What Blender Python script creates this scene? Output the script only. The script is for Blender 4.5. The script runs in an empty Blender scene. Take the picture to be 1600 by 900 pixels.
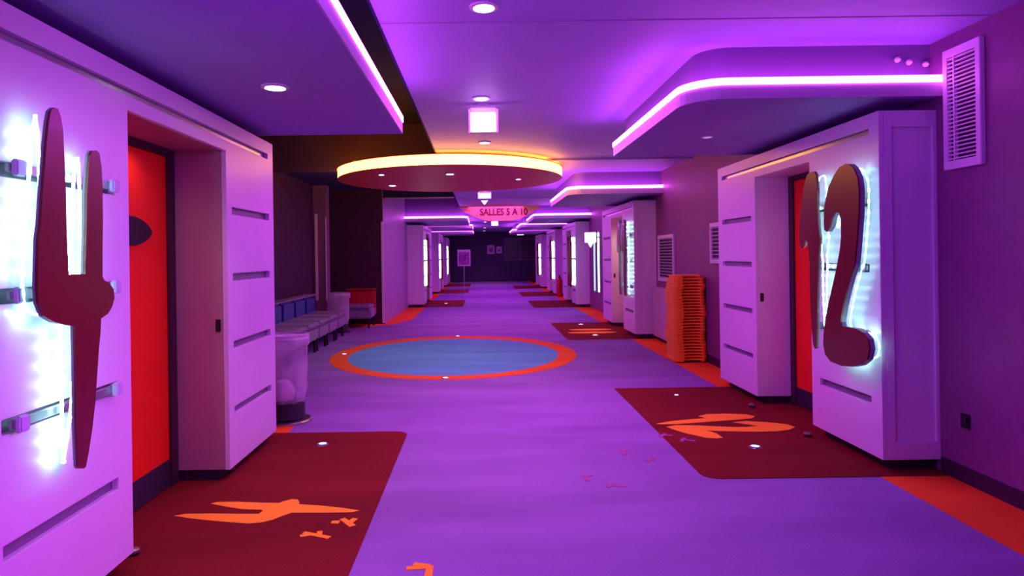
import bpy, bmesh, math, random
from mathutils import Vector, Matrix
random.seed(7)
S = bpy.context.scene
COL = S.collection
PI = math.pi

# ------------------------------------------------------------------ camera, world, exposure
F, CX, CY, EYE, ROLL = 1000.0, 752.0, 400.0, 1.6, math.radians(0.8)
cam = bpy.data.cameras.new('camera'); cam.sensor_width = 36; cam.lens = F/1600*36
cam.shift_x = (800-CX)/1600; cam.shift_y = (CY-450)/1600
cam.clip_start = .05; cam.clip_end = 200
camo = bpy.data.objects.new('camera', cam); COL.objects.link(camo)
camo.location = (0, 0, EYE); camo.rotation_euler = (PI/2, ROLL, 0)
S.camera = camo
w = bpy.data.worlds.new('world'); S.world = w; w.use_nodes = True
w.node_tree.nodes['Background'].inputs[0].default_value = (.25, .06, .5, 1)
w.node_tree.nodes['Background'].inputs[1].default_value = .3
S.view_settings.view_transform = 'Standard'; S.view_settings.look = 'None'
S.view_settings.gamma = 1; S.view_settings.use_curve_mapping = False
S.view_settings.exposure = 0.0
S.cycles.use_denoising = True
S.cycles.max_bounces = 8
S.cycles.sample_clamp_indirect = 6

LED_COL = (1.0, .125, 1.2); LED_STR = 15          # magenta cove tape
SPOT_W = 60                                       # ceiling downlights
def wash(x, y, z, sx, sy, power, col, rot=(0, 0, 0), spread=180):   # added area fill without fixtures, lifts the purple light of the hall
    l = bpy.data.lights.new('fill_lamp', 'AREA'); l.shape = 'RECTANGLE'; l.size = sx; l.size_y = sy
    l.energy = power; l.color = col; l.spread = math.radians(spread)
    o = bpy.data.objects.new('fill_lamp', l); COL.objects.link(o); o.location = (x, y, z); o.rotation_euler = rot
WASH = (.72, .055, 1.0)
for y_, p_, c_ in ((1.8, 24, (.42, .045, 1.0)), (6.6, 105, WASH), (13.8, 70, (.85, .07, .95)), (17.6, 70, WASH), (23.5, 90, WASH), (29, 90, WASH), (35, 70, WASH)):
    wash(.45, y_, 3.05, 1.6, 2.6, p_, c_)
def aim(p, q): return (Vector(q)-Vector(p)).to_track_quat('-Z', 'Y').to_euler()
wash(2.9, 1.5, 2.1, 1.0, .6, 21, (.72, .085, 1.0), aim((2.9, 1.5, 2.1), (-1.83, 2.3, .75)), 62)  # added fill that brightens the near left panel
wash(-.55, 1.6, 2.6, 1.6, .4, 38, (.42, .06, 1.0), aim((-.55, 1.6, 2.6), (2.95, 6.2, 1.3)))  # added fill towards the right surround and its niche

# ------------------------------------------------------------------ picture -> place helpers (measuring only)
cr, sr = math.cos(ROLL), math.sin(ROLL)
def ray(px, py):
    dx, dy = px-CX, CY-py
    return (dx*cr+dy*sr)/F, (-dx*sr+dy*cr)/F
def on_x(px, py, X):
    a, b = ray(px, py); Y = X/a
    return Y, EYE+b*Y
def on_z(px, py, Z=0.0):
    a, b = ray(px, py); Y = (Z-EYE)/b
    return a*Y, Y
def on_y(px, py, Y):
    a, b = ray(px, py)
    return a*Y, EYE+b*Y

# ------------------------------------------------------------------ materials
MATS = {}
def mat(name, col, rough=.6, metal=0, emit=None, es=0, noise=0, nscale=20, bump=0, bscale=200, alpha=1, spec=.5, coat=0, trans=0):
    m = bpy.data.materials.new(name); m.use_nodes = True
    nt = m.node_tree; b = nt.nodes['Principled BSDF']
    b.inputs['Base Color'].default_value = (*col, 1)
    b.inputs['Roughness'].default_value = rough; b.inputs['Metallic'].default_value = metal
    b.inputs['Alpha'].default_value = alpha; b.inputs['Specular IOR Level'].default_value = spec
    b.inputs['Coat Weight'].default_value = coat; b.inputs['Transmission Weight'].default_value = trans
    if emit:
        b.inputs['Emission Color'].default_value = (*emit, 1); b.inputs['Emission Strength'].default_value = es
    tc = nt.nodes.new('ShaderNodeTexCoord')
    if noise:
        n = nt.nodes.new('ShaderNodeTexNoise'); n.inputs['Scale'].default_value = nscale; n.inputs['Detail'].default_value = 4
        nt.links.new(tc.outputs['Object'], n.inputs['Vector'])
        r = nt.nodes.new('ShaderNodeMapRange'); r.inputs[1].default_value = .3; r.inputs[2].default_value = .7
        r.inputs[3].default_value = 1-noise; r.inputs[4].default_value = 1+noise
        nt.links.new(n.outputs[0], r.inputs[0])
        mx = nt.nodes.new('ShaderNodeVectorMath'); mx.operation = 'SCALE'; mx.inputs[0].default_value = col
        nt.links.new(r.outputs[0], mx.inputs['Scale']); nt.links.new(mx.outputs[0], b.inputs['Base Color'])
    if bump:
        n = nt.nodes.new('ShaderNodeTexNoise'); n.inputs['Scale'].default_value = bscale; n.inputs['Detail'].default_value = 3
        nt.links.new(tc.outputs['Object'], n.inputs['Vector'])
        bp = nt.nodes.new('ShaderNodeBump'); bp.inputs['Strength'].default_value = bump; bp.inputs['Distance'].default_value = .004
        nt.links.new(n.outputs[0], bp.inputs['Height']); nt.links.new(bp.outputs[0], b.inputs['Normal'])
    MATS[name] = m
    return m
def carpet(name, col, streak=.3):
    m = mat(name, col, rough=.95, spec=.1)
    nt = m.node_tree; b = nt.nodes['Principled BSDF']
    tc = nt.nodes.new('ShaderNodeTexCoord')
    mp = nt.nodes.new('ShaderNodeMapping'); mp.inputs['Scale'].default_value = (.35, 1.3, 1)
    n1 = nt.nodes.new('ShaderNodeTexNoise'); n1.inputs['Scale'].default_value = 1.6; n1.inputs['Detail'].default_value = 5
    n2 = nt.nodes.new('ShaderNodeTexNoise'); n2.inputs['Scale'].default_value = 160; n2.inputs['Detail'].default_value = 2
    nt.links.new(tc.outputs['Object'], mp.inputs[0]); nt.links.new(mp.outputs[0], n1.inputs['Vector'])
    nt.links.new(tc.outputs['Object'], n2.inputs['Vector'])
    r1 = nt.nodes.new('ShaderNodeMapRange'); r1.inputs[1].default_value = .35; r1.inputs[2].default_value = .65
    r1.inputs[3].default_value = 1-streak; r1.inputs[4].default_value = 1+streak
    r2 = nt.nodes.new('ShaderNodeMapRange'); r2.inputs[1].default_value = .3; r2.inputs[2].default_value = .7
    r2.inputs[3].default_value = .85; r2.inputs[4].default_value = 1.15
    nt.links.new(n1.outputs[0], r1.inputs[0]); nt.links.new(n2.outputs[0], r2.inputs[0])
    mu = nt.nodes.new('ShaderNodeMath'); mu.operation = 'MULTIPLY'
    nt.links.new(r1.outputs[0], mu.inputs[0]); nt.links.new(r2.outputs[0], mu.inputs[1])
    mx = nt.nodes.new('ShaderNodeVectorMath'); mx.operation = 'SCALE'; mx.inputs[0].default_value = col
    nt.links.new(mu.outputs[0], mx.inputs['Scale']); nt.links.new(mx.outputs[0], b.inputs['Base Color'])
    bp = nt.nodes.new('ShaderNodeBump'); bp.inputs['Strength'].default_value = .4; bp.inputs['Distance'].default_value = .004
    nt.links.new(n2.outputs[0], bp.inputs['Height']); nt.links.new(bp.outputs[0], b.inputs['Normal'])
    return m
M_floor = carpet('violet_carpet', (.26, .15, .39), .13)
M_red = carpet('maroon_carpet', (.17, .014, .013), .15)
M_orange_c = carpet('orange_carpet', (.85, .13, .02), .08)
M_decal = carpet('orange_inlay', (1.0, .42, .03), .05)
M_decal_faint = carpet('worn_pink_inlay', (.36, .1, .28), .1)
M_blue_c = carpet('blue_carpet', (.13, .36, .55), .1)
M_ceil = mat('ceiling_paint', (.42, .33, .74), .55, noise=.03, nscale=2)
M_ceil_seam = mat('ceiling_seam', (.4, .3, .52), .7)
M_void = mat('black_ceiling_paint', (.008, .012, .08), .9, noise=.1, nscale=5)
M_wall = mat('mauve_wall_paint', (.24, .075, .21), .55, noise=.05, nscale=8, bump=.1)
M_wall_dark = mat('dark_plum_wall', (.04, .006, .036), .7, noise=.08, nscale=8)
M_wall_end = mat('navy_end_wall', (.05, .03, .1), .6, noise=.08, nscale=8)
M_col = mat('pale_mauve_wall', (.38, .26, .42), .5, noise=.04, nscale=6)
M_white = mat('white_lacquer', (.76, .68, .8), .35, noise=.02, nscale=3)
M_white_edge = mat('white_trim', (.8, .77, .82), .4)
M_lining = mat('mauve_beige_lining', (.42, .24, .25), .5, noise=.05, nscale=4)  # darker mauve-beige for the left niches
M_slot = mat('slot_grey', (.2, .17, .24), .4)
M_metal = mat('brushed_metal', (.55, .55, .58), .3, metal=1)
M_brkt = mat('frosted_bracket', (.6, .68, .75), .25)
M_dark = mat('dark_plinth', (.03, .02, .035), .6)
M_black = mat('black_plastic', (.01, .01, .012), .4)
M_door = mat('red_door_paint', (.85, .025, .006), .5, spec=.25, noise=.04, nscale=3)
M_frame = mat('dark_door_frame', (.05, .012, .03), .5)
M_num = mat('crimson_gloss', (.15, .003, .009), .3, coat=.1)
M_num_side = mat('grey_return', (.25, .26, .32), .4)
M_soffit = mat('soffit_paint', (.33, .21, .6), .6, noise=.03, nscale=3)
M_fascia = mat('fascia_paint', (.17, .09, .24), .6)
M_lip = mat('canopy_lip', (.6, .5, .66), .45)
M_disc = mat('oxblood_disc', (.85, .1, .03), .45)
M_vent = mat('vent_enamel', (.78, .72, .8), .4)
M_boost = mat('orange_booster_plastic', (1.0, .36, .01), .45)
M_seat = mat('grey_vinyl', (.3, .24, .36), .45)
M_seat_blue = mat('blue_vinyl', (.03, .07, .3), .4)
M_seat_red = mat('red_vinyl', (.5, .01, .02), .45)
M_bag = mat('clear_bag_plastic', (.8, .75, .85), .25, alpha=.42)
M_paper = mat('poster_paper', (.75, .55, .75), .7)
M_print = mat('poster_print', (.35, .1, .35), .7, noise=.5, nscale=9)
M_sign = mat('salmon_sign_board', (.95, .55, .22), .5, noise=.06, nscale=3)
M_ink = mat('dark_ink', (.12, .01, .02), .6)
M_glass = mat('dark_glass', (.05, .02, .08), .35, spec=.5)
M_brass = mat('dull_brass', (.3, .24, .14), .35, metal=.8)
M_led = mat('magenta_led', (.8, .6, .9), .5, emit=LED_COL, es=LED_STR)
M_ring = mat('amber_led', (1, .8, .5), .5, emit=(1.0, .36, .05), es=13)
M_cyan = mat('cyan_led', (.7, 1, 1), .5, emit=(.45, 1.0, .95), es=1)
def pulse(m, period, lo, hi):                    # single lamps along the tape
    nt = m.node_tree; b = nt.nodes['Principled BSDF']
    tc = nt.nodes.new('ShaderNodeTexCoord'); sp = nt.nodes.new('ShaderNodeSeparateXYZ')
    nt.links.new(tc.outputs['Object'], sp.inputs[0])
    mo = nt.nodes.new('ShaderNodeMath'); mo.operation = 'PINGPONG'; mo.inputs[1].default_value = period/2
    nt.links.new(sp.outputs[2], mo.inputs[0])
    mr = nt.nodes.new('ShaderNodeMapRange'); mr.inputs[1].default_value = period*.12; mr.inputs[2].default_value = period*.2
    mr.inputs[3].default_value = hi; mr.inputs[4].default_value = lo
    nt.links.new(mo.outputs[0], mr.inputs[0]); nt.links.new(mr.outputs[0], b.inputs['Emission Strength'])
pulse(M_cyan, .08, 3, 44)
M_cyan_r = mat('cyan_led_right', (.7, 1, 1), .5, emit=(.45, 1.0, .95), es=1)
pulse(M_cyan_r, .08, 1.5, 19)
M_cyan_far = mat('cyan_led_tape', (.7, 1, 1), .5, emit=(.62, .92, 1), es=5)
M_led_b = mat('violet_led', (.8, .6, .9), .5, emit=(.42, .1, 1.3), es=LED_STR*.9)
M_lamp = mat('lamp_lens', (1, 1, 1), .5, emit=(1, .86, .95), es=14)
M_lamp_dim = mat('dim_lamp_lens', (.8, .7, .8), .5, emit=(1, .8, 1), es=.6)
M_exit = mat('lit_exit_panel', (1, 1, 1), .5, emit=(.93, 1, .97), es=1.6)
M_stud = mat('stud_lens', (1, 1, 1), .4, emit=(1, .9, 1), es=2.2)
M_stud_b = mat('blue_stud_lens', (.6, .9, 1), .4, emit=(.45, .85, 1), es=1.1)
M_tube = mat('white_corner_guard', (.8, .75, .85), .35)

# ------------------------------------------------------------------ mesh helpers
def origin(o):
    v = Vector((0, 0, 0))
    while o: v += o.location; o = o.parent
    return v
class MB:
    def __init__(s): s.bm = bmesh.new()
    def box(s, x0, x1, y0, y1, z0, z1):
        vs = [s.bm.verts.new((x, y, z)) for x in (x0, x1) for y in (y0, y1) for z in (z0, z1)]
        for f in ((0,1,3,2), (4,6,7,5), (0,4,5,1), (2,3,7,6), (0,2,6,4), (1,5,7,3)): s.bm.faces.new([vs[i] for i in f])
        return s
    def prism(s, pts, fn, a, b):
        """pts: 2-D outline, fn(u,v,w) -> xyz, extruded from w=a to w=b"""
        A = [s.bm.verts.new(fn(u, v, a)) for u, v in pts]; B = [s.bm.verts.new(fn(u, v, b)) for u, v in pts]
        n = len(pts)
        s.bm.faces.new(A); s.bm.faces.new(B[::-1])
        for i in range(n): s.bm.faces.new((A[i], B[i], B[(i+1) % n], A[(i+1) % n]))
        return s
    def ringprism(s, outer, inner, fn, a, b):
        n = len(outer)
        L = [[s.bm.verts.new(fn(u, v, wv)) for u, v in P] for P in (outer, inner) for wv in (a, b)]
        for i in range(n):
            j = (i+1) % n
            s.bm.faces.new((L[0][i], L[0][j], L[2][j], L[2][i])); s.bm.faces.new((L[1][i], L[3][i], L[3][j], L[1][j]))
            s.bm.faces.new((L[0][i], L[1][i], L[1][j], L[0][j])); s.bm.faces.new((L[2][i], L[2][j], L[3][j], L[3][i]))
        return s
    def lathe(s, c, prof, n=28):
        """prof: [(r,z)...] about a vertical axis"""
        rings = []
        for r, z in prof:
            if r < 1e-6: rings.append([s.bm.verts.new((c[0], c[1], c[2]+z))])
            else: rings.append([s.bm.verts.new((c[0]+r*math.cos(2*PI*i/n), c[1]+r*math.sin(2*PI*i/n), c[2]+z)) for i in range(n)])
        for A, B in zip(rings, rings[1:]):
            for i in range(n):
                j = (i+1) % n
                if len(A) == 1 and len(B) == 1: continue
                if len(A) == 1: s.bm.faces.new((A[0], B[j], B[i]))
                elif len(B) == 1: s.bm.faces.new((A[i], A[j], B[0]))
                else: s.bm.faces.new((A[i], A[j], B[j], B[i]))
        return s
    def tube(s, pts, r, n=8, closed=False):
        pts = [Vector(p) for p in pts]; rings = []
        for i, p in enumerate(pts):
            if closed: d = pts[(i+1) % len(pts)]-pts[i-1]
            else: d = pts[min(i+1, len(pts)-1)]-pts[max(i-1, 0)]
            d.normalize(); up = Vector((0, 0, 1)) if abs(d.z) < .9 else Vector((1, 0, 0))
            a = d.cross(up).normalized(); b = d.cross(a)
            rings.append([s.bm.verts.new(p+a*r*math.cos(2*PI*k/n)+b*r*math.sin(2*PI*k/n)) for k in range(n)])
        m = len(rings)
        for i in range(m if closed else m-1):
            A, B = rings[i], rings[(i+1) % m]
            for k in range(n): s.bm.faces.new((A[k], A[(k+1) % n], B[(k+1) % n], B[k]))
        if not closed: s.bm.faces.new(rings[0]); s.bm.faces.new(rings[-1][::-1])
        return s
    def sheet(s, u0, u1, v0, v1, holes, fn, a, b):
        """plate in (u,v) with rectangular holes cut through, thickness a..b"""
        us = sorted({u0, u1, *[h[0] for h in holes], *[h[1] for h in holes]}); us = [u for u in us if u0-1e-6 <= u <= u1+1e-6]
        vs = sorted({v0, v1, *[h[2] for h in holes], *[h[3] for h in holes]}); vs = [v for v in vs if v0-1e-6 <= v <= v1+1e-6]
        def solid(i, j):
            if i < 0 or j < 0 or i >= len(us)-1 or j >= len(vs)-1: return False
            cu, cv = (us[i]+us[i+1])/2, (vs[j]+vs[j+1])/2
            return not any(h[0] < cu < h[1] and h[2] < cv < h[3] for h in holes)
        V = {}
        def vt(i, j, k):
            if (i, j, k) not in V: V[i, j, k] = s.bm.verts.new(fn(us[i], vs[j], (a, b)[k]))
            return V[i, j, k]
        for i in range(len(us)-1):
            for j in range(len(vs)-1):
                if not solid(i, j): continue
                for k in (0, 1): s.bm.faces.new([vt(i, j, k), vt(i+1, j, k), vt(i+1, j+1, k), vt(i, j+1, k)])
                for di, dj, e in ((-1, 0, ((i, j), (i, j+1))), (1, 0, ((i+1, j), (i+1, j+1))), (0, -1, ((i, j), (i+1, j))), (0, 1, ((i, j+1), (i+1, j+1)))):
                    if not solid(i+di, j+dj):
                        (p, q), (r_, t) = e
                        s.bm.faces.new([vt(p, q, 0), vt(r_, t, 0), vt(r_, t, 1), vt(p, q, 1)])
        return s
    def build(s, name, m, parent=None, bevel=0, smooth=False, loc=None):
        bmesh.ops.recalc_face_normals(s.bm, faces=s.bm.faces)
        if bevel:
            es = [e for e in s.bm.edges if len(e.link_faces) == 2 and e.calc_face_angle(0) > .5]
            bmesh.ops.bevel(s.bm, geom=es, offset=bevel, segments=2, affect='EDGES', clamp_overlap=True)
        off = Vector(loc) if loc else Vector((0, 0, 0))
        o0 = origin(parent)+off
        bmesh.ops.translate(s.bm, verts=s.bm.verts, vec=-o0)
        me = bpy.data.meshes.new(name); s.bm.to_mesh(me); s.bm.free()
        me.materials.append(m)
        if smooth:
            for p in me.polygons: p.use_smooth = True
            try: me.set_sharp_from_angle(angle=math.radians(40))
            except Exception: pass
        o = bpy.data.objects.new(name, me); COL.objects.link(o)
        o.location = off
        if parent: o.parent = parent
        return o
def struct(o): o['kind'] = 'structure'; return o
def thing(name, label, cat, loc=(0, 0, 0), group=None):
    o = bpy.data.objects.new(name, None); COL.objects.link(o); o.location = loc; o.empty_display_size = .1
    return tag(o, label, cat, group)
def tag(o, label, cat, group=None):
    o['label'] = label; o['category'] = cat
    if group: o['group'] = group
    return o
def copy_tree(o, parent=None):
    c = o.copy(); COL.objects.link(c)
    if parent: c.parent = parent
    for ch in [x for x in bpy.data.objects if x.parent == o]: copy_tree(ch, c)
    return c
XY = lambda u, v, z: (u, v, z)
def YZ(u, v, x): return (x, u, v)
def XZ(u, v, y): return (u, y, v)
def text_mesh(body, size, extrude):
    cu = bpy.data.curves.new('text', 'FONT'); cu.body = body; cu.size = size; cu.extrude = extrude; cu.offset = .022
    cu.align_x = 'CENTER'; cu.align_y = 'CENTER'
    o = bpy.data.objects.new('text', cu); COL.objects.link(o)
    dg = bpy.context.evaluated_depsgraph_get(); dg.update()
    me = bpy.data.meshes.new_from_object(o.evaluated_get(dg))
    bpy.data.objects.remove(o); bpy.data.curves.remove(cu)
    return me
def spot(x, y, z, power, col=(1, .5, .62), ang=100, blend=.9, rad=.04):
    l = bpy.data.lights.new('downlight_lamp', 'SPOT'); l.energy = power; l.color = col
    l.spot_size = math.radians(ang); l.spot_blend = blend; l.shadow_soft_size = rad
    o = bpy.data.objects.new('downlight_lamp', l); COL.objects.link(o); o.location = (x, y, z)
    return o

# ------------------------------------------------------------------ the room
XR, XL, XA = 3.30, -2.27, -3.72           # right wall, left wall, alcove wall
ZC, ZV = 3.10, 3.95                       # lit ceiling, black ceiling void
XC = -.63                                 # left edge of the lit ceiling
Y0, YE = -4.0, 40.0
YA0, YA1 = 5.75, 15.4                     # alcove
struct(MB().box(-6, 6, Y0, YE+.5, -.2, 0).build('floor', M_floor))
struct(MB().box(XR, XR+.2, Y0, YE, 0, ZC).build('wall_right', M_wall))
struct(MB().box(XL-.2, XL, Y0, YA0, 0, ZV).build('wall_left', M_wall))
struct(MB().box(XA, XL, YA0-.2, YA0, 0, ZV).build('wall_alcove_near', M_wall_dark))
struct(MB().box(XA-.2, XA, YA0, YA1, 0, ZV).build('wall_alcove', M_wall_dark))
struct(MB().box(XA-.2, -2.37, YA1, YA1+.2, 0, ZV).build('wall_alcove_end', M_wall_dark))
struct(MB().box(-2.62, -2.35, YA1+.2, YE, 0, ZV).box(-2.369, -2.35, YA1, YA1+.2, 0, ZV).build('wall_left_far', M_col, bevel=.004))
struct(MB().box(-4, 4, YE, YE+.2, 0, ZV).build('wall_end', M_wall_end))
struct(MB().box(-4, 4, Y0-.2, Y0, 0, ZV).build('wall_back', M_wall))
struct(MB().box(XC, XR+.2, Y0, YE, ZC, ZC+.12).build('ceiling', M_ceil))
struct(MB().box(-4, XC, Y0, YE, ZV, ZV+.1).build('ceiling_void', M_void))
struct(MB().box(XC-.02, XC, Y0, YE, ZC-.0, ZV).build('wall_void_side', M_void))
struct(MB().box(XA, XC-.02, 11.6, 15.35, 3.22, 3.3).build('ceiling_alcove', M_void))
struct(MB().box(XA, XC-.02, 11.3, 11.6, 3.155, ZV).build('trim_1', mat('brown_beam_paint', (.075, .035, .085), .6)))
struct(MB().box(-2.35, XC-.02, YA1, YA1+.2, 3.02, ZV).build('trim_2', M_void))
struct(MB().box(-2.35, XC-.02, YA1-.03, YA1, 3.0, 3.03).build('trim_3', M_col))
for i, yy in enumerate((2.2, 4.1, 9.95, 16.5)):
    struct(MB().box(XC, XR, yy, yy+(.012 if yy < 9 else .05), ZC-(.004 if yy < 9 else .03), ZC).build('trim_%d' % (4+i), M_ceil_seam if yy < 9 else M_ceil))
# skirting
struct(MB().box(XR-.02, XR, Y0, 4.6, 0, .11).build('baseboard_right', M_wall_dark, bevel=.003))
struct(MB().box(XR-.02, XR, 7.8, 12.0, 0, .11).build('baseboard_right_middle', M_wall_dark, bevel=.003))
struct(MB().box(XA, XA+.02, YA0, YA1, 0, .11).build('baseboard_alcove', M_wall_dark, bevel=.003))
struct(MB().box(-2.35, -2.33, YA1, 20.3, 0, .1).build('baseboard_left', M_col, bevel=.003))
# column in the alcove and the pale corner guards
struct(MB().box(-3.72, -3.43, 14.2, 14.5, 0, ZV).build('wall_pilaster', mat('plum_pilaster', (.22, .1, .2), .6)))
struct(MB().box(-3.72, -3.60, 9.9, 10.2, 0, ZV).build('wall_pilaster_near', M_wall_dark))
for i, (x, y, z0, z1) in enumerate(((-3.68, 14.17, .66, 2.58), (-3.45, 14.17, .66, 2.5), (-2.40, 15.37, .02, 2.46))):
    o = MB().box(x, x+(.055 if i != 1 else .02), y, y+.03, z0, z1).build('corner_guard', M_tube, bevel=.004)
    tag(o, ('pale upright corner guard on the pilaster above the blue seats', 'thin dim guard on the right edge of the alcove pilaster', 'pale full height corner guard where alcove meets the hall wall')[i], 'corner guard')

# carpet inlays
def floor_piece(name, pts, m, top, label, cat, z0=-.001):
    o = MB().prism(pts, XY, z0, top).build(name, m)
    if label: tag(o, label, cat)
    return o
def ell(cx, cy, a, b, n=96): return [(cx+a*math.cos(2*PI*i/n), cy+b*math.sin(2*PI*i/n)) for i in range(n)]
struct(floor_piece('trim_20', [(2.80, Y0), (XR, Y0), (XR, YE), (2.80, YE)], M_orange_c, .002, None, None))
struct(floor_piece('trim_21', [(XL, Y0), (-1.80, Y0), (-1.80, 6.3), (-2.0, 7.0), (-2.6, 7.3), (XL-.4, YA0)], M_orange_c, .002, None, None))
struct(floor_piece('trim_22', [(XA, 14.8), (-2.6, 14.8), (-2.1, 15.3), (-1.78, 16.4), (-1.78, YE), (-2.35, YE), (-2.35, YA1), (XA, YA1)], M_orange_c, .002, None, None))
circ = thing('carpet_circle', 'round blue carpet inlay with an orange border under the glowing ring light', 'carpet inlay', (-.47, 10.55, 0))
MB().ringprism(ell(-.47, 10.56, 1.99, 2.25), ell(-.47, 10.5, 1.70, 1.93), XY, -.001, .003).build('border', M_orange_c, circ)
MB().prism(ell(-.47, 10.5, 1.70, 1.93), XY, -.001, .003).build('center', M_blue_c, circ)
def mat_poly(x_in, x_out, ya, yb, r=.12, rn=True, rf=True):
    """rounded on the aisle side"""
    s = 1 if x_out > x_in else -1; p = [(x_out, ya)]
    rr = r if rn else .01
    p += [(x_in+s*rr*(1-math.sin(t)), ya+rr*(1-math.cos(t))) for t in [PI/2*i/6 for i in range(7)]]
    rr = r if rf else .01
    p += [(x_in+s*rr*(1-math.cos(t)), yb-rr*(1-math.sin(t))) for t in [PI/2*i/6 for i in range(7)]]
    p += [(x_out, yb)]
    return p

# ------------------------------------------------------------------ door surrounds
NUM4 = [(85.6,168),(80,173),(76.7,190),(73.3,221),(70.7,257),(66.7,305.6),(64,350),(61,372),(59.6,416.7),(59,450),(61,474),(69,494),(84.4,503),(102,508),(117.8,509),(119,550),(119.6,594),(120,661),(121.8,705.6),(123.3,729),(126,732),(132,732),(134.4,729),(139,705.6),(144.4,670),(149.3,627.8),(152.2,583),(154.4,550),(157.3,519),(158.2,497.8),(169,490),(175.6,479),(179,465.6),(177.8,452),(171,443),(163.3,437.8),(160.4,432),(160.4,394),(161,345.6),(160.4,294),(158.9,261),(155.6,239),(151,235),(144.4,235.6),(141,243.3),(138.5,265.6),(136,305.6),(135.6,350),(133.3,428),(107.8,429),(105.6,394),(104,350),(103.3,305.6),(101,250),(98.9,205.6),(95.6,183),(91,170)]
NUM1 = [(1267.8,268.3),(1261,273),(1257.4,285.3),(1254.5,302),(1251.7,325),(1249,353),(1248.5,372),(1249.8,383.5),(1252.7,387.7),(1256.4,383.6),(1259.3,375),(1262.5,381),(1264,400.5),(1265,410),(1264.8,431),(1265.9,473),(1268,511),(1270,536.7),(1273,545),(1276,543),(1276.4,528),(1276.9,494),(1277.5,452),(1278.5,410),(1278,400),(1281,372),(1279,357),(1277,325),(1277,297),(1275,274),(1271.5,268)]
NUM2 = [(1320.7,256),(1311,261.7),(1302.7,274),(1295,291),(1290.4,308),(1287.6,325),(1287,346),(1287.6,359),(1291.4,362),(1296,355),(1300,340),(1304.6,332),(1311,332.6),(1313.5,342),(1314,368.4),(1312,391),(1309,406),(1308,414),(1301.8,441.7),(1295.4,469),(1290,494.4),(1287,515.6),(1286,536.7),(1289,553.6),(1297.6,565),(1314.4,571.5),(1331.3,573),(1344,570.4),(1354.6,562),(1358,545),(1355.6,530.3),(1348,519.8),(1337.7,513.4),(1326,510.7),(1314.4,510.3),(1313,502.9),(1316.6,479.7),(1321.8,456.4),(1328,433),(1334.5,414),(1335.8,406),(1338.6,372),(1341.4,334.4),(1341.8,296.7),(1339.6,277.8),(1333,262.7),(1326.3,256.6)]
XFL, XFR = -1.83, 2.88                    # faces of the surrounds
PLL, PLR = -1.70, 2.74                    # faces of the numerals
O4 = [on_x(x, y, PLL) for x, y in NUM4]
O1 = [on_x(x, y, PLR) for x, y in NUM1]
O2 = [on_x(x, y, PLR) for x, y in NUM2]

def tape(mb, outline, x0, x1, inset=.03, th=.006):
    """LED tape that follows the inside of an outline"""
    n = len(outline)
    area = sum(outline[i][0]*outline[(i+1) % n][1]-outline[(i+1) % n][0]*outline[i][1] for i in range(n))
    sg = 1 if area > 0 else -1
    A, B = [], []
    for i in range(n):
        p = Vector(outline[i]); d1 = (p-Vector(outline[i-1])).normalized(); d2 = (Vector(outline[(i+1) % n])-p).normalized()
        n1 = Vector((-d1.y, d1.x))*sg; n2 = Vector((-d2.y, d2.x))*sg; nn = (n1+n2)
        nn = nn.normalized() if nn.length > .05 else n1
        A.append(tuple(p+nn*inset)); B.append(tuple(p+nn*(inset+th)))
    mb.ringprism(A, B, YZ, x0, x1)
def numeral(name, label, outlines, xp, s, bars, y0, y1, detailed=True):
    """s: +1 when the sign faces +X (left wall)"""
    xw = XFL if s > 0 else XFR
    ys = [p[0] for o in outlines for p in o]
    root = thing(name, label, 'number sign', (xw, sum(ys)/len(ys), 1.4))
    for ol in outlines:
        MB().prism(ol, YZ, xp, xp-s*.012).build('face', M_num, root)
        f = MB(); f.prism(ol, YZ, xp-s*.012, xp-s*(.022 if s > 0 or ol is O1 else .045)).build('return_edge', M_num_side, root)
    b = MB()
    for ol in outlines:
        tape(b, ol, xw+s*.04, xw+s*.052)
    b.build('led_tape', M_cyan if s > 0 else M_cyan_r, root)
    for z in bars:
        r = MB().box(min(xw+s*.0, xw+s*.022), max(xw, xw+s*.022), y0, y1, z-.02, z+.018)
        o = r.build('mounting_bar', M_metal, root, bevel=.004)
        for yy in (y0+.03, y1-.03):
            MB().box(min(xw+s*.0225, xw+s*.05), max(xw+s*.0225, xw+s*.05), yy-.028, yy+.028, z-.034, z+.03).build('end_bracket', M_brkt, o, bevel=.006)
    return root

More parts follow.
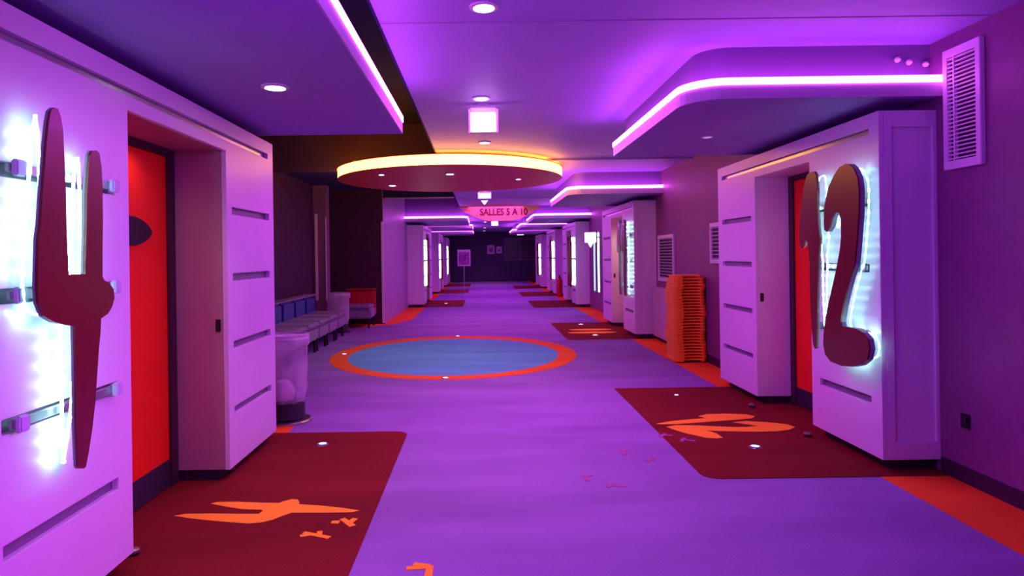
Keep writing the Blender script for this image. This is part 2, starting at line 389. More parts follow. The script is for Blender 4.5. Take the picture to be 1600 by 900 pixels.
def surround(side, ya, near, op, far, label, door_label, first=False):
    """portal box round one auditorium door; side -1 left, +1 right"""
    xf = XFL if side < 0 else XFR; xw = XL if side < 0 else XR
    if side < 0 and ya > 15: xw = -2.35
    s = -side                                        # direction out of the wall
    yb, yc, yd = ya+near, ya+near+op, ya+near+op+far
    ztop, zb, zo = 2.61, .085, 2.385
    root = thing('door_surround', label, 'door surround', (xw, (ya+yd)/2, 0))
    lo, hi = lambda a, b: min(a, b), lambda a, b: max(a, b)
    slots = []
    for z in (1.96, 1.47, .97, .49):
        slots += [(ya+.13, yb-.13, z-.03, z+.03), (yc+.1, yd-.12, z-.028, z+.028)]
    top = (ya+.12, yd-.13, 2.46, 2.505)
    opening = (yb, yc, zb-.1, zo)
    MB().sheet(ya, yd, zb, ztop, slots+[top, opening], YZ, xf, xf-s*.035).build('front_panel', M_white, root, bevel=.003)
    sl = MB()
    for h in slots: sl.box(lo(xf-s*.036, xf-s*.046), hi(xf-s*.036, xf-s*.046), h[0]-.01, h[1]+.01, h[2]-.01, h[3]+.01)
    sl.build('slot_backing', M_slot, root)
    MB().box(lo(xf-s*.036, xf-s*.05), hi(xf-s*.036, xf-s*.05), top[0]-.01, top[1]+.01, top[2]-.01, top[3]+.01).build('top_rail', M_metal, root)
    xi = xf-s*.036
    rv = MB()                                        # niche lining
    rv.box(lo(xi, xw), hi(xi, xw), yb-.03, yb, zb, zo+.03)
    rv.box(lo(xi, xw), hi(xi, xw), yc, yc+.03, zb, zo+.03)
    rv.box(lo(xi, xw), hi(xi, xw), yb, yc, zo, zo+.03)
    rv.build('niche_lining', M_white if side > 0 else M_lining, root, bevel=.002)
    MB().box(lo(xi, xw), hi(xi, xw), ya+.03, yd-.03, ztop-.03, ztop-.005).build('top_cover', M_white, root)
    # the two end faces: rails and a recessed field
    for yy, sg in ((ya, 1), (yd, -1)):
        a, b = lo(xi, xw), hi(xi, xw)
        e = MB().sheet(a, b, zb, ztop, [(a+.06, b-.03, zb+.13, ztop-.12)], XZ, yy, yy+sg*.022).build('end_panel', M_white, root, bevel=.003)
        MB().box(a+.05, b-.02, lo(yy+sg*.022, yy+sg*.028), hi(yy+sg*.022, yy+sg*.028), zb+.12, ztop-.11).build('recessed_field', M_white, e)
    pl = MB()
    for p, q in ((ya+.05, yb-.03), (yc+.03, yd-.05)): pl.box(lo(xf-s*.09, xw), hi(xf-s*.09, xw), p, q, .0045, zb)
    pl.build('plinth', M_dark, root)
    xm = (xf+xw)/2+s*.15
    MB().box(xm-.018, xm+.018, yc-.008, yc, 1.08, 1.17).build('latch', M_black, root, bevel=.002)
    # the door at the back of the niche
    d = thing('cinema_door', door_label, 'door', (xw, (yb+yc)/2, 0))
    x1, x2 = xw+s*.002, xw+s*.05
    MB().sheet(yb, yc, 0, zo, [(yb+.09, yc-.09, -.1, 2.335)], YZ, x1, x2+s*.02).build('frame', M_frame, d, bevel=.002)
    leaf = MB().box(lo(x1, x2), hi(x1, x2), yb+.095, yc-.095, .01, 2.33).build('door_leaf', M_door, d)
    kp = lo(x2, x2+s*.006), hi(x2, x2+s*.006)
    MB().box(kp[0], kp[1], yb+.1, yc-.1, .015, .2).build('kick_plate', M_dark, leaf)
    cy = (yb+yc)/2+.06
    lens = [(cy+.27*math.cos(t), 1.79+.095*math.sin(t)*abs(math.sin(t))**.35) for t in [2*PI*i/40 for i in range(40)]]
    MB().prism(lens, YZ, x2, x2+s*.012).build('lens_window', M_black, leaf)
    return root

RIGHT = [4.62, 12.05, 19.5, 25.0, 30.8]
LEFT = [2.30, 20.3, 27.6, 33.8]
rl = ['white door surround carrying the red number 12, nearest on the right', 'white door surround of room 11 just beyond the orange booster seats', 'third white door surround on the right, behind the hanging lit sign', 'fourth white door surround on the right, far down the hall', 'farthest white door surround on the right before the end wall']
ll = ['white door surround carrying the big red number 4, nearest on the left', 'far white door surround on the left at the end of the alcove wall', 'third white door surround on the left, behind the poster stand side', 'farthest white door surround on the left before the end wall']
rd = ['red door in the niche beside the number 12', 'red door in the niche of room 11', 'red door in the third niche on the right', 'red door in the fourth niche on the right', 'red door in the farthest right niche']
ld = ['bright red door with dark lens window in the niche beside the number 4', 'red door in the second niche on the left', 'red door in the third niche on the left', 'red door in the farthest left niche']
for i, y in enumerate(RIGHT):
    surround(1, y, .98, 1.12, 1.04, rl[i], rd[i])
for i, y in enumerate(LEFT):
    surround(-1, y, 1.03, 1.28, 1.04, ll[i], ld[i])

numeral('number_sign', 'tall dark red number 4 with cyan backlight on the left surround', [O4], PLL, 1, (1.97, 1.475, .975), 2.46, 3.17)
numeral('number_sign', 'dark red number 12 with cyan backlight on the right surround', [O1, O2], PLR, -1, (1.97, 1.475, .985), 4.76, 5.5)
def local(o, y): m = sum(p[0] for p in o)/len(o); return [(p[0]-m+y, p[1]) for p in o]
def arc_ol(f, n=40): return [f(2*PI*i/n) for i in range(n)]
numeral('number_sign', 'backlit dark red number 11 on the surround past the booster seats', [local(O1, 12.75), local(O1, 12.35)], PLR, -1, (1.97, .985), 12.2, 12.95, False)
def glyph(txt, y, width, s):
    """boldface numeral as outlines is not needed far off: extruded letter mesh, led tape behind"""
    me = text_mesh(txt, 1.0, .02)
    xs = [v.co.x for v in me.vertices]; ys = [v.co.y for v in me.vertices]
    sx, sy = width/(max(xs)-min(xs)), 1.6/(max(ys)-min(ys)); cx, cyy = (max(xs)+min(xs))/2, (max(ys)+min(ys))/2
    xp = PLL if s > 0 else PLR
    for v in me.vertices:
        a, b, c = v.co; v.co = (c, (s*(a-cx))*sx, (b-cyy)*sy)
    me.materials.append(M_num)
    xw = XFL if s > 0 else XFR
    side = 'left' if s > 0 else 'right'
    where = {'10': 'on the right surround beside the salmon sign', '9': 'on the fourth surround at right', '8': 'on the farthest right surround', '5': 'on the second left surround, after the alcove', '6': 'on the third left surround', '7': 'on the farthest left surround'}[txt]
    root = thing('number_sign', 'backlit dark red number %s %s' % (txt, where), 'number sign', (xw, y, 1.4))
    f = bpy.data.objects.new('face', me); COL.objects.link(f); f.parent = root; f.location = (xp-xw-s*.02, 0, 0)
    t = MB()
    for dy in (-width*.42, 0, width*.42): t.box(xw+s*.03-.01, xw+s*.03+.01, y+dy-.02, y+dy+.02, .66, 2.14)
    t.build('led_tape', M_cyan_far, root)
    MB().box(min(xw, xw+s*.1), max(xw, xw+s*.1), y-width*.5, y+width*.5, 1.45, 1.5).build('mounting_bar', M_metal, root)
glyph('10', 20.0, .7, -1); glyph('9', 25.5, .6, -1); glyph('8', 31.3, .6, -1)
glyph('5', 20.82, .6, 1); glyph('6', 28.1, .6, 1); glyph('7', 34.3, .6, 1)

# maroon carpet areas in front of the doors
nm = ['maroon carpet area with orange 4 on the near left', 'maroon carpet area with orange 12 in front of the number 12 door', 'maroon carpet area in front of the room 11 door', 'maroon carpet area at the third right door', 'maroon carpet area at the fourth right door', 'maroon carpet area at the farthest right door', 'maroon carpet area at the second left door', 'maroon carpet area at the third left door', 'maroon carpet area at the farthest left door']
floor_piece('carpet_area', mat_poly(-.69, XL, 2.0, 5.87), M_red, .004, nm[0], 'carpet')
floor_piece('carpet_area', mat_poly(1.56, XR, 4.52, 7.62, rf=False), M_red, .004, nm[1], 'carpet')
for i, y in enumerate(RIGHT[1:]): floor_piece('carpet_area', mat_poly(1.6, XR, y-.03, y+3.0), M_red, .004, nm[2+i], 'carpet')
for i, y in enumerate(LEFT[1:]): floor_piece('carpet_area', mat_poly(-.6, -2.35, y-.05, y+3.1), M_red, .004, nm[6+i], 'carpet')

D4 = [(272,806),(290,803),(330,802.4),(370,803),(404,803),(411,798),(408,796.4),(378,795.6),(350,791),(329,787),(340,784.4),(370,784),(410,785.6),(436,786),(442,783.6),(456,780),(465,780.6),(467.6,784),(467.6,788),(500,790),(530,793),(562,797.6),(550,800.4),(510,801),(456,801),(444,805),(426,812),(410,816),(390,818),(360,816),(326,813),(294,809.6)]
D1 = [(1025.6,662),(1049,658),(1080,655),(1103.8,653.4),(1091,650.3),(1103.8,647.2),(1135,646.4),(1166,647.5),(1179.5,650.3),(1175.6,653.4),(1150.6,655.8),(1119,658),(1088,660.5),(1057,662.5),(1033,663)]
D2 = [(1041,666.7),(1057,664.4),(1088,664.7),(1119,666.2),(1143,667.2),(1166,667.2),(1185,665.2),(1166,662.8),(1144.4,659.7),(1166,657.8),(1197.5,659.7),(1228.8,662.8),(1242.8,667.2),(1233.4,671.4),(1213,673.8),(1182,674.5),(1150.6,674),(1122.5,673.4),(1103.8,672.2),(1119,677),(1129.5,684),(1119,685),(1103.8,684),(1072.5,677),(1052,671)]
floor_piece('carpet_number', [on_z(x, y, .005) for x, y in D4], M_decal, .006, 'orange number 4 set in the maroon carpet at left', 'carpet number', .003)
floor_piece('carpet_number', [on_z(x, y, .005) for x, y in D1], M_decal, .006, 'slim orange digit 1, the farther digit set in the right maroon carpet', 'carpet number', .003)
floor_piece('carpet_number', [on_z(x, y, .005) for x, y in D2], M_decal, .006, 'curved orange digit 2, the nearer digit set in the right maroon carpet', 'carpet number', .003)
o = MB().prism(ell(2.25, 13.1, .5, .16, 24), XY, .003, .006).prism(ell(2.3, 13.6, .45, .14, 24), XY, .003, .006).build('carpet_number', M_decal)
tag(o, 'orange marking in the maroon carpet of room 11', 'carpet number')
def strokes(segs, width, m, top, label):
    b = MB()
    for k, (p, q) in enumerate(segs):
        P, Q = Vector(on_z(*p)), Vector(on_z(*q)); M = (P+Q)/2; P, Q = M+(P-M)*.9, M+(Q-M)*.9; d = (Q-P).normalized(); n = Vector((-d.y, d.x))*width/2
        b.prism([tuple(P+n), tuple(Q+n*1.2), tuple(Q-n*1.2), tuple(P-n)], XY, -.001, top+.0006*k)
    tag(b.build('footprint_marking', m), label, 'floor marking')
strokes([((517,817),(531,817)),((534,811),(552,824)),((556,811),(543,820))], .035, M_decal, .006, 'small orange bird footprint beside the tip of the orange 4')
strokes([((468,839),(486,836)),((472,833),(517,842)),((500,831),(498,840))], .03, M_decal, .006, 'small orange bird footprint nearer the camera below the orange 4')
strokes([((633,889),(670,886)),((645,882),(672,886)),((672,884),(669,903))], .035, M_decal, .004, 'orange bird footprint on violet carpet at the bottom edge of the photo')
strokes([((909,746),(926,742)),((914,743),(919,752))], .03, M_decal_faint, .003, 'faint pink footprint on violet carpet, leftmost of the worn ones')
strokes([((944,757),(980,760)),((949,762),(958,755))], .03, M_decal_faint, .003, 'faint pink wide footprint nearest the camera among worn ones')
strokes([((967,706),(984,704)),((970,703),(977,711))], .035, M_decal_faint, .003, 'faint pink footprint left of the corner of the right maroon carpet')
strokes([((1006,719),(1024,717)),((1012,722),(1018,714))], .035, M_decal_faint, .003, 'faint pink footprint close against the right maroon carpet edge')
strokes([((1028,680),(1052,681)),((1032,684),(1040,678))], .025, M_decal_faint, .006, 'dull pink footprint on the maroon edge left of the orange 2')
strokes([((1062,687),(1088,690)),((1064,691),(1070,685))], .025, M_decal_faint, .006, 'dull pink footprint below the orange 2 in the maroon carpet')

# ------------------------------------------------------------------ light canopies
def rounded(pts, rads, n=7):
    out = []
    for i, p in enumerate(pts):
        r = rads[i]; p = Vector(p)
        if r <= 0: out.append(tuple(p)); continue
        a = (Vector(pts[i-1])-p).normalized(); b = (Vector(pts[(i+1) % len(pts)])-p).normalized()
        ang = a.angle(b); t = r/math.tan(ang/2); A, B = p+a*t, p+b*t
        c = p+(a+b).normalized()*r/math.sin(ang/2)
        a0 = math.atan2(*(A-c).yx); a1 = math.atan2(*(B-c).yx); da = (a1-a0+PI) % (2*PI)-PI
        for k in range(n+1):
            th = a0+da*k/n; out.append((c.x+r*math.cos(th), c.y+r*math.sin(th)))
    return out
def band(path, off):
    """closed ribbon outline from an open path, thickened by off on one side"""
    P = [Vector(p) for p in path]; Q = []
    for i, p in enumerate(P):
        d = (P[min(i+1, len(P)-1)]-P[max(i-1, 0)]).normalized(); Q.append(p+Vector((-d.y, d.x))*off)
    return [tuple(p) for p in P]+[tuple(q) for q in Q[::-1]]
def canopy(label, side, xe, ya, yb, xw, front=True, top=ZC, rad=.28, fascia=True, zb=2.69, led=None):
    root = thing('light_canopy', label, 'light canopy', (xw, (ya+yb)/2, zb), 'glowing light canopies under the ceiling')
    s = -side
    P = rounded([(xw, ya), (xe, ya), (xe, yb), (xw, yb)], [0, rad if front else 0, .02, 0])
    MB().prism(P, XY, zb, zb+.10).build('canopy_panel', M_soffit, root)
    # bright lip round the panel, led tape on it
    k = len(P)-1
    path = P[:k] if front else P[1:k]
    w_ = -.012*side*-1
    sgn = 1 if side > 0 else -1
    lip = MB().prism(band(path, -sgn*.012*-1 if False else sgn*.0-sgn*-.012), XY, zb+.002, zb+.10)
    lip.build('lip', M_lip, root)
    MB().prism(band([p for p in path], sgn*.02), XY, zb+.101, zb+.148).build('led_strip', led or M_led, root)
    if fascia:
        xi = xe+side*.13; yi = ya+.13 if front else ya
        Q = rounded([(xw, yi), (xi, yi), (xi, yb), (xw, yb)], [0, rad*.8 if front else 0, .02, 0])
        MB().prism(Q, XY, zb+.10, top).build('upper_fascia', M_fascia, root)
    else:
        MB().prism([(xw, ya), (xe+side*.16, ya), (xe+side*.16, yb), (xw, yb)], XY, zb+.10, zb+.17).build('upper_fascia', M_void, root)
    return root
canopy('violet lit canopy above the number 12 with LED edge, nearest right', 1, 1.50, 4.55, 7.15, XR)
canopy('lit canopy above room 11 seen right of the ring light', 1, 1.60, 11.55, 14.5, XR)
canopy('lit canopy at right, level with the hanging salmon sign', 1, 1.60, 19.1, 22.2, XR)
canopy('lit canopy at right, second beyond the salmon sign', 1, 1.55, 24.6, 27.6, XR)
canopy('farthest lit canopy on the right', 1, 1.50, 30.1, 33.2, XR)
canopy('violet lit canopy above the number 4 with LED edge, nearest left', -1, -.69, 1.5, 5.66, XL, front=False, fascia=False)
canopy('lit canopy on the left just past the alcove wall', -1, -.42, 19.7, 22.9, -2.35, top=ZV)
canopy('lit canopy on the left beyond the second surround', -1, -.35, 24.9, 27.8, -2.35, top=ZV)
canopy('farthest lit canopy on the left', -1, -.40, 30.5, 33.4, -2.35, top=ZV)
# canopy row carried on out of view, added for its violet light
canopy('unseen canopy added behind the viewer on the left for violet light', -1, -.69, -3.8, .4, XL, front=False, fascia=False, led=M_led_b)

# ------------------------------------------------------------------ ring light
RC = (-.50, 10.85)
ring = thing('ring_light', 'large round oxblood ceiling disc edged with a glowing amber band', 'ceiling light', (RC[0], RC[1], 2.88))
MB().prism(ell(*RC, 1.83, 1.83), XY, 2.89, 3.0).prism(ell(*RC, 1.874, 1.874), XY, 2.885, 2.893).build('disc', M_disc, ring)
MB().ringprism(ell(*RC, 1.87, 1.87), ell(*RC, 1.832, 1.832), XY, 2.895, 3.035).build('led_band', M_ring, ring)
MB().ringprism(ell(*RC, 1.885, 1.885), ell(*RC, 1.825, 1.825), XY, 3.036, 3.046).build('cap_rim', M_disc, ring)
MB().ringprism(ell(*RC, 1.79, 1.79), ell(*RC, 1.74, 1.74), XY, 3.001, 3.012).build('hidden_glow_ring', mat('orange_glow', (1, .6, .3), .5, emit=(1.0, .34, .02), es=26), ring)  # added hidden emitter, strengthens the orange glow on the ceiling
for a in (150, 30, 270, 205):
    x, y = RC[0]+1.6*math.cos(math.radians(a)), RC[1]+1.6*math.sin(math.radians(a))
    zt = ZC if x > XC else ZV
    MB().tube([(x, y, 3.0), (x, y, zt)], .004).build('suspension_wire', M_metal, ring)
cx, cz = on_y(556, 249, 10.3)
MB().tube([(cx+.11*math.cos(t), 10.3, 3.06+.11*math.sin(t)*.9) for t in [PI*i/12*1.15-.1 for i in range(13)]], .009).build('cable_loop', M_white_edge, ring)
for (px, py), big in (((703,272),1), ((613,290),1), ((596,273),.7), ((810,280),.7)):
    x, y = on_z(px, py, 2.88)
    MB().lathe((x, y, 2.886), [(.085*big, 0), (.085*big, -.012), (.06*big, -.012), (.06*big, 0)], 20).build('spot_rim', M_white_edge, ring)
    MB().lathe((x, y, 2.883), [(.059*big, -.004), (0, -.004)], 20).build('spot_lens', M_lamp, ring)
    l = spot(x, y, 2.85, SPOT_W*.55*big, (1, .9, .85), 110); l.parent = None

# ------------------------------------------------------------------ ceiling downlights
def downlight(x, y, z, label, power, lens=M_lamp, r=.065):
    t = thing('downlight', label, 'ceiling light', (x, y, z), 'recessed ceiling downlights')
    MB().lathe((x, y, z), [(r*1.35, -.001), (r*1.35, -.01), (r, -.014), (r, -.001)], 24).build('rim', M_white_edge, t)
    MB().lathe((x, y, z), [(r-.001, -.006), (0, -.006)], 24).build('lens', lens, t)
    if power: spot(x, y, z-.03, power)
    return t
for (px, py), lab in (((756,10), 'recessed downlight nearest the top edge of the photo'), ((752,153), 'recessed downlight just above the square emergency light'), ((757,222), 'recessed downlight between emergency light and amber ring')):
    x, y = on_z(px, py, ZC); downlight(x, y, ZC, lab, SPOT_W*1.7)
x, y = on_z(430, 135, 2.69); downlight(x, y, 2.69, 'recessed downlight in the left canopy above the number 4', SPOT_W*.5)
x, y = on_z(1105, 213, 2.69); downlight(x, y, 2.69, 'unlit small downlight in the canopy near the number 12', 0, M_lamp_dim, .04)
for i, (x, y) in enumerate(((.0, 15.2), (.1, 17.6), (.2, 22.), (.2, 28), (.2, 34), (.2, 38))):
    downlight(x, y, ZC, ('recessed downlight beyond the ring light', 'recessed downlight before the salmon sign', 'recessed downlight first beyond the salmon sign', 'recessed downlight second beyond the salmon sign', 'recessed downlight third beyond the salmon sign', 'recessed downlight nearest the end wall')[i], SPOT_W)
# warm little lamps inside the niches
for x, y, z, p in ((-2.05, 4.0, 2.36, 5), (3.08, 14.0-.4, 2.36, 22), (3.1, 6.1, 2.36, 2)):
    l = spot(x, y, z, p, (1, .62, .42), 150)

# emergency lights hanging from the ceiling
def exit_light(px, ytop, Y, wd, ht, label, zt=None):
    x, z1 = on_y(px, ytop, Y); z1 = min(z1, ZC-.02); z0 = z1-ht
    t = thing('emergency_light', label, 'emergency light', (x, Y, z0), 'lit emergency lights hung along the hall')
    MB().box(x-wd/2, x+wd/2, Y-.03, Y+.03, z1-.05, z1).build('housing', M_white_edge, t, bevel=.005)
    MB().box(x-wd/2, x+wd/2, Y-.012, Y+.012, z0, z1-.052).build('lit_panel', M_exit, t, bevel=.004)
    for s in (-1, 1):
        MB().box(x+s*(wd/2+.012)-.008, x+s*(wd/2+.012)+.008, Y-.02, Y+.02, z0-.01, z1-.02).build('side_bracket', M_metal, t)
    MB().box(x-.05, x+.05, Y-.02, Y+.02, z1, ZC).build('ceiling_mount', M_white_edge, t)
    return t
exit_light(755, 168, 6.3, .25, .24, 'square glowing emergency light under the ceiling before the ring light')
exit_light(757, 299, 14.6, .26, .16, 'small lit emergency light just below the ring light disc')
x, z = on_y(757, 316, 14.6)
e2 = MB().prism([(x-.08, z+.04), (x+.08, z+.04), (x, z-.06)], XZ, 14.58, 14.62).build('arrow_lamp', M_exit)
tag(e2, 'small triangular lamp under the emergency light below the ring', 'lamp')
exit_light(773, 344, 26., .26, .22, 'far emergency light below the salmon sign')
exit_light(813, 360, 36., .36, .26, 'farthest emergency light at right of hall')
t = thing('projecting_sign', 'lit white box sign projecting from the right wall beyond room 11', 'sign', (XR, 17.2, 2.0))
x0, z0 = on_y(914, 379, 17.2); x1, z1 = on_y(931, 363, 17.2)
MB().box(x0, x1, 17.17, 17.23, z0, z1).build('lit_panel', M_exit, t, bevel=.006)
MB().box(x1, XR, 17.19, 17.21, (z0+z1)/2-.015, (z0+z1)/2+.015).build('wall_bracket', M_metal, t)
MB().prism([(x0+.08, z0-.01), (x0+.22, z0-.01), (x0+.15, z0-.14)], XZ, 17.18, 17.22).build('arrow', M_exit, t)

# ------------------------------------------------------------------ hanging SALLES sign
Ys = 18.9
t = thing('hanging_sign', 'salmon sign board reading SALLES 5 A 10 hung over the hall', 'sign', (*on_y(781, 330, Ys)[:1], Ys, 2.7))
xa, zt = on_y(716, 322, Ys); xb, _ = on_y(846, 321, Ys)
pts = [(xa, zt), (xb, zt)]
zbm = on_y(781, 345, Ys)[1]
for i in range(1, 14):
    u = i/14; pts.append((xb+(xa-xb)*u, zt-(zt-zbm)*min(1, (math.sin(PI*u)*1.15)**.8)))
MB().prism(pts, XZ, Ys-.03, Ys+.03).build('board', M_sign, t)
me = text_mesh('SALLES 5 A 10', 1, .01)
xs = [v.co.x for v in me.vertices]; ys = [v.co.y for v in me.vertices]
tx0, tz0 = on_y(750, 337, Ys); tx1, tz1 = on_y(824, 325, Ys)
for v in me.vertices:
    a, b, c = v.co
    v.co = ((a-min(xs))/(max(xs)-min(xs))*(tx1-tx0), -c, (b-min(ys))/(max(ys)-min(ys))*(tz1-tz0))
me.materials.append(M_ink)
L = bpy.data.objects.new('lettering', me); COL.objects.link(L); L.parent = t; L.location = Vector((tx0, Ys-.032, tz0))-t.location
for x in (xa+.4, xb-.4): MB().tube([(x, Ys, zt), (x, Ys, ZC)], .006).build('suspension_wire', M_metal, t)

# ------------------------------------------------------------------ vents and wall fittings
def vent(y0, y1, z0, z1, label, n, cols=2):
    t = thing('wall_vent', label, 'vent', (XR, (y0+y1)/2, z0))
    b = .045
    MB().sheet(y0, y1, z0, z1, [(y0+b, y1-b, z0+b*1.3, z1-b*1.3)], YZ, XR-.035, XR).build('frame', M_vent, t, bevel=.004)
    MB().box(XR-.008, XR, y0+b, y1-b, z0+b, z1-b).build('backing', M_dark, t)
    for i in range(n):
        z = z0+b*1.6+(z1-z0-b*3.2)*i/(n-1)
        MB().box(XR-.03, XR-.009, y0+b-.002, y1-b+.002, z-.0045, z+.0045).build('louver', M_vent, t)
    for k in range(1, cols):
        y = y1-(y1-y0)*.3
        MB().box(XR-.033, XR-.008, y-.006, y+.006, z0+b, z1-b).build('divider', M_vent, t)
vent(4.17, 4.51, 2.155, 2.99, 'tall white louvred wall vent high on the right wall', 26)
vent(10.9, 11.85, 1.1, 1.93, 'white louvred vent on the wall left of the booster seats', 14, 1)
vent(8.7, 9.15, 1.45, 2.02, 'small bright louvred vent beside the edge of the number 12 surround', 9, 1)
o = MB().box(XR-.12, XR, 10.9, 11.9, .08, .98).build('wall_cabinet', mat('mauve_cabinet', (.5, .38, .48), .5), bevel=.008)
tag(o, 'low mauve wall box below the louvred vent near booster seats', 'wall cabinet')
y, z = on_x(1510, 658, XR)
t = thing('wall_socket', 'small black wall socket low on the right wall', 'socket', (XR, y, z))
MB().box(XR-.012, XR, y-.04, y+.04, z-.05, z+.05).build('plate', M_black, t, bevel=.003)
MB().box(XR-.02, XR-.0125, y-.022, y+.022, z-.03, z+.03).build('insert', M_dark, t, bevel=.003)
for k, (px, py) in enumerate(((1403,93), (1421,97), (1447,100))):
    x, z = on_y(px, py, 4.65)
    b = MB().lathe((x, 4.655, z), [(0, -.022), (.016, -.014), (.022, 0), (.016, .014), (0, .022)], 12)
    o = b.build('fixing_knob', M_white_edge, smooth=True)
    tag(o, 'small pale fixing knob on the canopy fascia, ' + ('leftmost', 'middle', 'rightmost beside the bracket')[k], 'knob')
# lit frames on the right wall beyond room 11
for k, (px, lab) in enumerate(((938, 'cyan lit narrow panel on right wall past room 11, nearer one'), (931.5, 'cyan lit narrow panel on right wall past room 11, farther one'))):
    y = on_x(px, 400, XR)[0]
    t = thing('wall_lightbox', lab, 'light panel', (XR, y, .4))
    MB().box(XR-.05, XR, y-.16, y+.16, .5, 2.25).build('frame', M_metal, t, bevel=.004)
    MB().box(XR-.056, XR-.051, y-.1, y+.1, .56, 2.2).build('lit_face', M_cyan_far if k == 0 else mat('soft_cyan_face', (.4, .6, .7), .5, emit=(.4, .75, 1), es=1.2), t)
x, z = on_x(873.5, 430, 3.2)
t = thing('fire_extinguisher', 'red fire extinguisher standing far down the right side', 'fire extinguisher', (3.1, 24.3, 0))
MB().lathe((2.95, 24.3, 0), [(0, .0), (.1, .0), (.11, .03), (.11, .62), (.07, .72), (.03, .75), (0, .75)], 18).build('cylinder', M_seat_red, t, smooth=True)
MB().box(2.92, 2.98, 24.2, 24.3, .75, .82).build('valve', M_black, t)

# ------------------------------------------------------------------ floor studs and door stops
def stud(px, py, label, lens=M_stud, r=.035):
    x, y = on_z(px, py, .012)
    t = thing('floor_light', label, 'floor light', (x, y, 0), 'small round floor lights')
    MB().lathe((x, y, 0), [(r*1.5, .001), (r*1.4, .01), (r, .014), (r, .002)], 20).build('rim', M_metal, t)
    MB().lathe((x, y, 0), [(r, .012), (r*.6, .016), (0, .018)], 20).build('lens', lens, t)
stud(504, 693, 'bluish floor light in the left maroon carpet', M_stud_b)
stud(1180, 697, 'bluish floor light in the right maroon carpet below the orange 2', M_stud_b)
stud(1057, 617, 'faint floor light near the far edge of the right maroon carpet', M_stud, .022)
stud(538, 553, 'white floor light on the left of the orange carpet circle')
stud(696, 590, 'white floor light on the near edge of the carpet circle')
stud(715, 525, 'white floor light behind the far edge of the carpet circle')
stud(907.5, 506.5, 'white floor light at the far edge of the room 11 carpet', r=.045)
stud(930, 523.5, 'pale floor light on the near part of the room 11 carpet', r=.045)
stud(697, 474, 'tiny floor light by the second left maroon carpet', r=.05)
stud(770, 439, 'tiny bright floor light near the end wall', r=.12)
def stop(px, py, label):
    x, y = on_z(px, py, .02)
    t = thing('door_stop', label, 'door stop', (x, y, 0), 'dull brass dome door stops')
    MB().lathe((x, y, 0), [(.032, .001), (.032, .02)], 18).build('base', M_black, t)
    MB().lathe((x, y, 0), [(.034, .02), (.033, .032), (.022, .042), (0, .046)], 18).build('dome', M_brass, t, smooth=True)
stop(208, 862, 'brass dome door stop nearest the camera at lower left')
stop(360, 733, 'brass dome door stop by the far corner of the left niche')
stop(1262, 679, 'brass dome door stop at the near corner of the right niche')
stop(1175, 634, 'brass dome door stop below the far jamb of the right niche')

# ------------------------------------------------------------------ bins, seats, boosters
def bin_stand(x, y, label):
    t = thing('bin_stand', label, 'bin', (x, y, 0), 'clear bag bin stands beside the seats')
    MB().lathe((x, y, 0), [(0, 0), (.24, 0), (.24, .02), (.22, .03), (0, .03)], 28).build('base_plate', M_metal, t)
    MB().lathe((x, y, .03), [(.15, 0), (.17, .02), (.17, .17), (.0, .17)], 28).build('dark_tub', M_dark, t)
    MB().tube([(x-.2, y+.08, .03), (x-.2, y+.08, .83)], .012).build('pole', M_metal, t)
    ringp = [(x+.2*math.cos(2*PI*i/28), y+.2*math.sin(2*PI*i/28), .82) for i in range(28)]
    MB().tube(ringp, .014, closed=True).build('bag_ring', M_white_edge, t)
    b = MB(); n = 40; rings = []
    for z, r0, wob in ((.84, .207, .002), (.83, .222, .004), (.74, .225, .012), (.70, .2, .012), (.5, .185, .016), (.3, .18, .02), (.16, .15, .02), (.13, .08, .01)):
        rings.append([b.bm.verts.new((x+(r0+wob*math.sin(i*5+z*9))*math.cos(2*PI*i/n), y+(r0+wob*math.sin(i*5+z*9))*math.sin(2*PI*i/n), z+.03)) for i in range(n)])
    for A, B in zip(rings, rings[1:]):
        for i in range(n): b.bm.faces.new((A[i], A[(i+1) % n], B[(i+1) % n], B[i]))
    b.build('clear_bag', M_bag, t, smooth=True)
    c = MB().lathe((x-.03, y-.03, .2), [(0, 0), (.1, .02), (.12, .1), (.07, .2), (0, .22)], 12); c.build('waste', M_paper, t, smooth=True)
    return t
bin_stand(-1.93, 6.3, 'clear bag bin stand right behind the number 4 surround')
bin_stand(-3.02, 13.6, 'clear bag bin stand at the far end of the seat row')

def armchair():
    t = thing('lounge_chair', '', 'chair', (-3.2, 0, 0), 'row of lounge chairs along the alcove wall')
    # local frame: front toward +X, width along Y
    X = -3.2
    MB().box(X-.28, X+.40, -.345, .345, .22, .44).build('seat_base', M_seat, t, bevel=.03, smooth=True)
    MB().box(X-.26, X+.43, -.34, .34, .44, .52).build('seat_cushion', M_seat, t, bevel=.03, smooth=True)
    MB().box(X-.42, X-.22, -.345, .345, .24, .84).build('backrest', M_seat_blue, t, bevel=.04, smooth=True)
    MB().box(X-.425, X-.2, -.35, .35, .84, .87).build('top_rail', M_seat, t, bevel=.01)
    for a in (-.34, .34):
        for bq in (-.29, .29):
            MB().box(X+a-.02, X+a+.02, bq-.02, bq+.02, 0, .22).build('leg', M_black, t)
    return t
ch0 = armchair()
ords = ['nearest the camera, by the first bin', 'second from the first bin', 'third from the first bin', 'fourth from the first bin', 'fifth from the first bin', 'last before the far bin']
for i in range(6):
    c = ch0 if i == 0 else copy_tree(ch0)
    c.location = (-3.2, 9.15+.73*i, 0)
    c['label'] = 'blue backed grey lounge chair in the alcove row, ' + ords[i]
red = copy_tree(ch0); red.location = (-2.86, 14.85, 0); red.rotation_euler = (0, 0, -PI/2)
red['label'] = 'red backed lounge chair against the alcove end wall, right of the far bin'; del red['group']
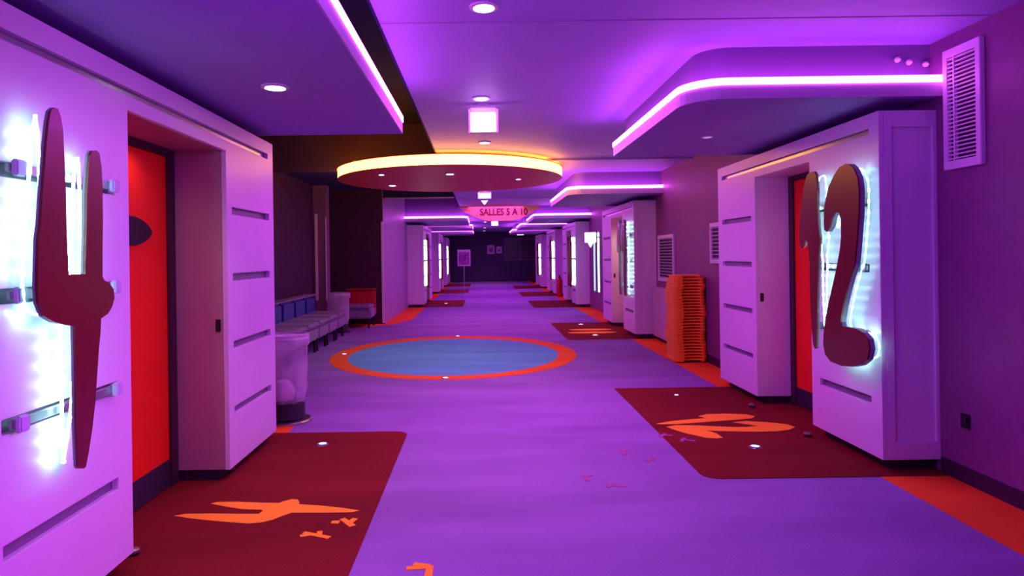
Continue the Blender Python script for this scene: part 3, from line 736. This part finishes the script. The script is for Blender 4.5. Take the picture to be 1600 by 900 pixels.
for chd in [o for o in bpy.data.objects if o.parent == red]:
    if chd.name.startswith(('backrest', 'top_rail')):
        chd.data = chd.data.copy(); chd.data.materials[0] = M_seat_red

def booster():
    W, D = .24, .25
    P = []
    corner = rounded([(-W, -D), (W, -D), (W, D), (-W, D)], [.07, .07, .09, .09], 5)
    # scoop in the front edge (towards the camera)
    pts = []
    k = 6
    pts = corner[:k]+[(-.11, -D), (-.07, -D+.018), (-.02, -D+.035), (.05, -D+.04), (.12, -D+.03), (.155, -D+.01), (.165, -D)]+corner[k:]
    b = MB().prism(pts, XY, .018, .040)
    t = b.build('booster_cushion', M_boost, bevel=.005)
    inner = [(u*.965, v*.965+(.09 if -.115 < u < .17 and v < -.2 and abs(v+D) > 1e-6 or (-.08 < u < .16 and v < -.15) else 0)) for u, v in pts]
    MB().prism(inner, XY, 0, .0175).build('underside', M_boost, t)
    return t
bs = booster()
for i in range(29):
    c = bs if i == 0 else copy_tree(bs)
    c.location = (3.03+random.uniform(-.007, .007)+.012*math.sin(i*.5), 9.55+random.uniform(-.014, .014), .02+.0435*i)
    if i > 25: k = (.97, .93, .86)[i-26]; c.scale = (k, k, 1)
    tag(c, 'orange plastic booster seat in the tall stack against the right wall' if i < 28 else 'topmost orange plastic booster seat of the tall stack', 'booster seat', 'stacked orange booster seats')
t = thing('booster_trolley', 'dark wheeled base under the stack of orange booster seats', 'trolley', (3.03, 9.55, 0))
MB().box(2.83, 3.26, 9.34, 9.8, .006, .019).build('base_plate', M_dark, t)
tag(MB().box(3.285, 3.3, 9.36, 9.40, .12, 1.25).build('trolley_upright', M_metal, bevel=.002), 'pale upright of the booster trolley, set on the wall behind the stack', 'rail')  # upright support of the booster trolley, placed on the wall

# ------------------------------------------------------------------ far end
yS = 27.3
t = thing('poster_stand', 'poster board on a thin pole standing in the far hall', 'poster stand', (*on_y(725, 458, yS)[:1], yS, 0))
xa, za = on_y(715, 416, yS); xb, zb2 = on_y(735, 390, yS); xm = (xa+xb)/2
MB().lathe((xm, yS, 0), [(0, 0), (.22, 0), (.2, .03), (0, .04)], 20).build('foot', M_metal, t)
MB().tube([(xm, yS, .03), (xm, yS, za)], .018).build('pole', M_metal, t)
fr = MB().box(xa, xb, yS-.02, yS+.02, za, zb2).build('board', M_vent, t, bevel=.01)
MB().box(xa+.05, xb-.05, yS-.026, yS-.021, za+.06, zb2-.1).build('poster', M_print, fr)
for k, (a, b_, lab) in enumerate(((761.5, 772.5, 'left pale notice sheet on the dark end wall'), (776, 784, 'right smaller pale notice sheet on the dark end wall'))):
    xa, za = on_y(a, 397-k, YE); xb, zb2 = on_y(b_, 383+k*2, YE)
    t = thing('notice_sheet', lab, 'notice', ((xa+xb)/2, YE, za))
    MB().box(xa, xb, YE-.012, YE, za, zb2).build('sheet', M_paper, t)
    MB().box(xa+.1, xb-.1, YE-.016, YE-.0125, za+.12, zb2-.15).build('print', M_print, t)
xa, za = on_y(788, 407, YE); xb, zb2 = on_y(836, 372, YE)
wd = MB().sheet(xa, xb, za, zb2, [(xa+.06, (xa+xb)/2-.03, za+.06, zb2-.06), ((xa+xb)/2+.03, xb-.06, za+.06, zb2-.06)], XZ, YE-.06, YE).build('window_1', M_wall)
struct(wd)
MB().box(xa+.05, xb-.05, YE-.03, YE-.02, za+.05, zb2-.05).build('pane', M_glass, wd)
xa, _ = on_y(831, 430, 37.5); xb, zb2 = on_y(845, 419, 37.5); xb = min(xb, 3.27)
o = MB().box(xa, xb, 37.5, 38.1, 0, zb2).build('counter', M_wall_dark, bevel=.03)
tag(o, 'dark low counter in the far right corner of the hall', 'counter')
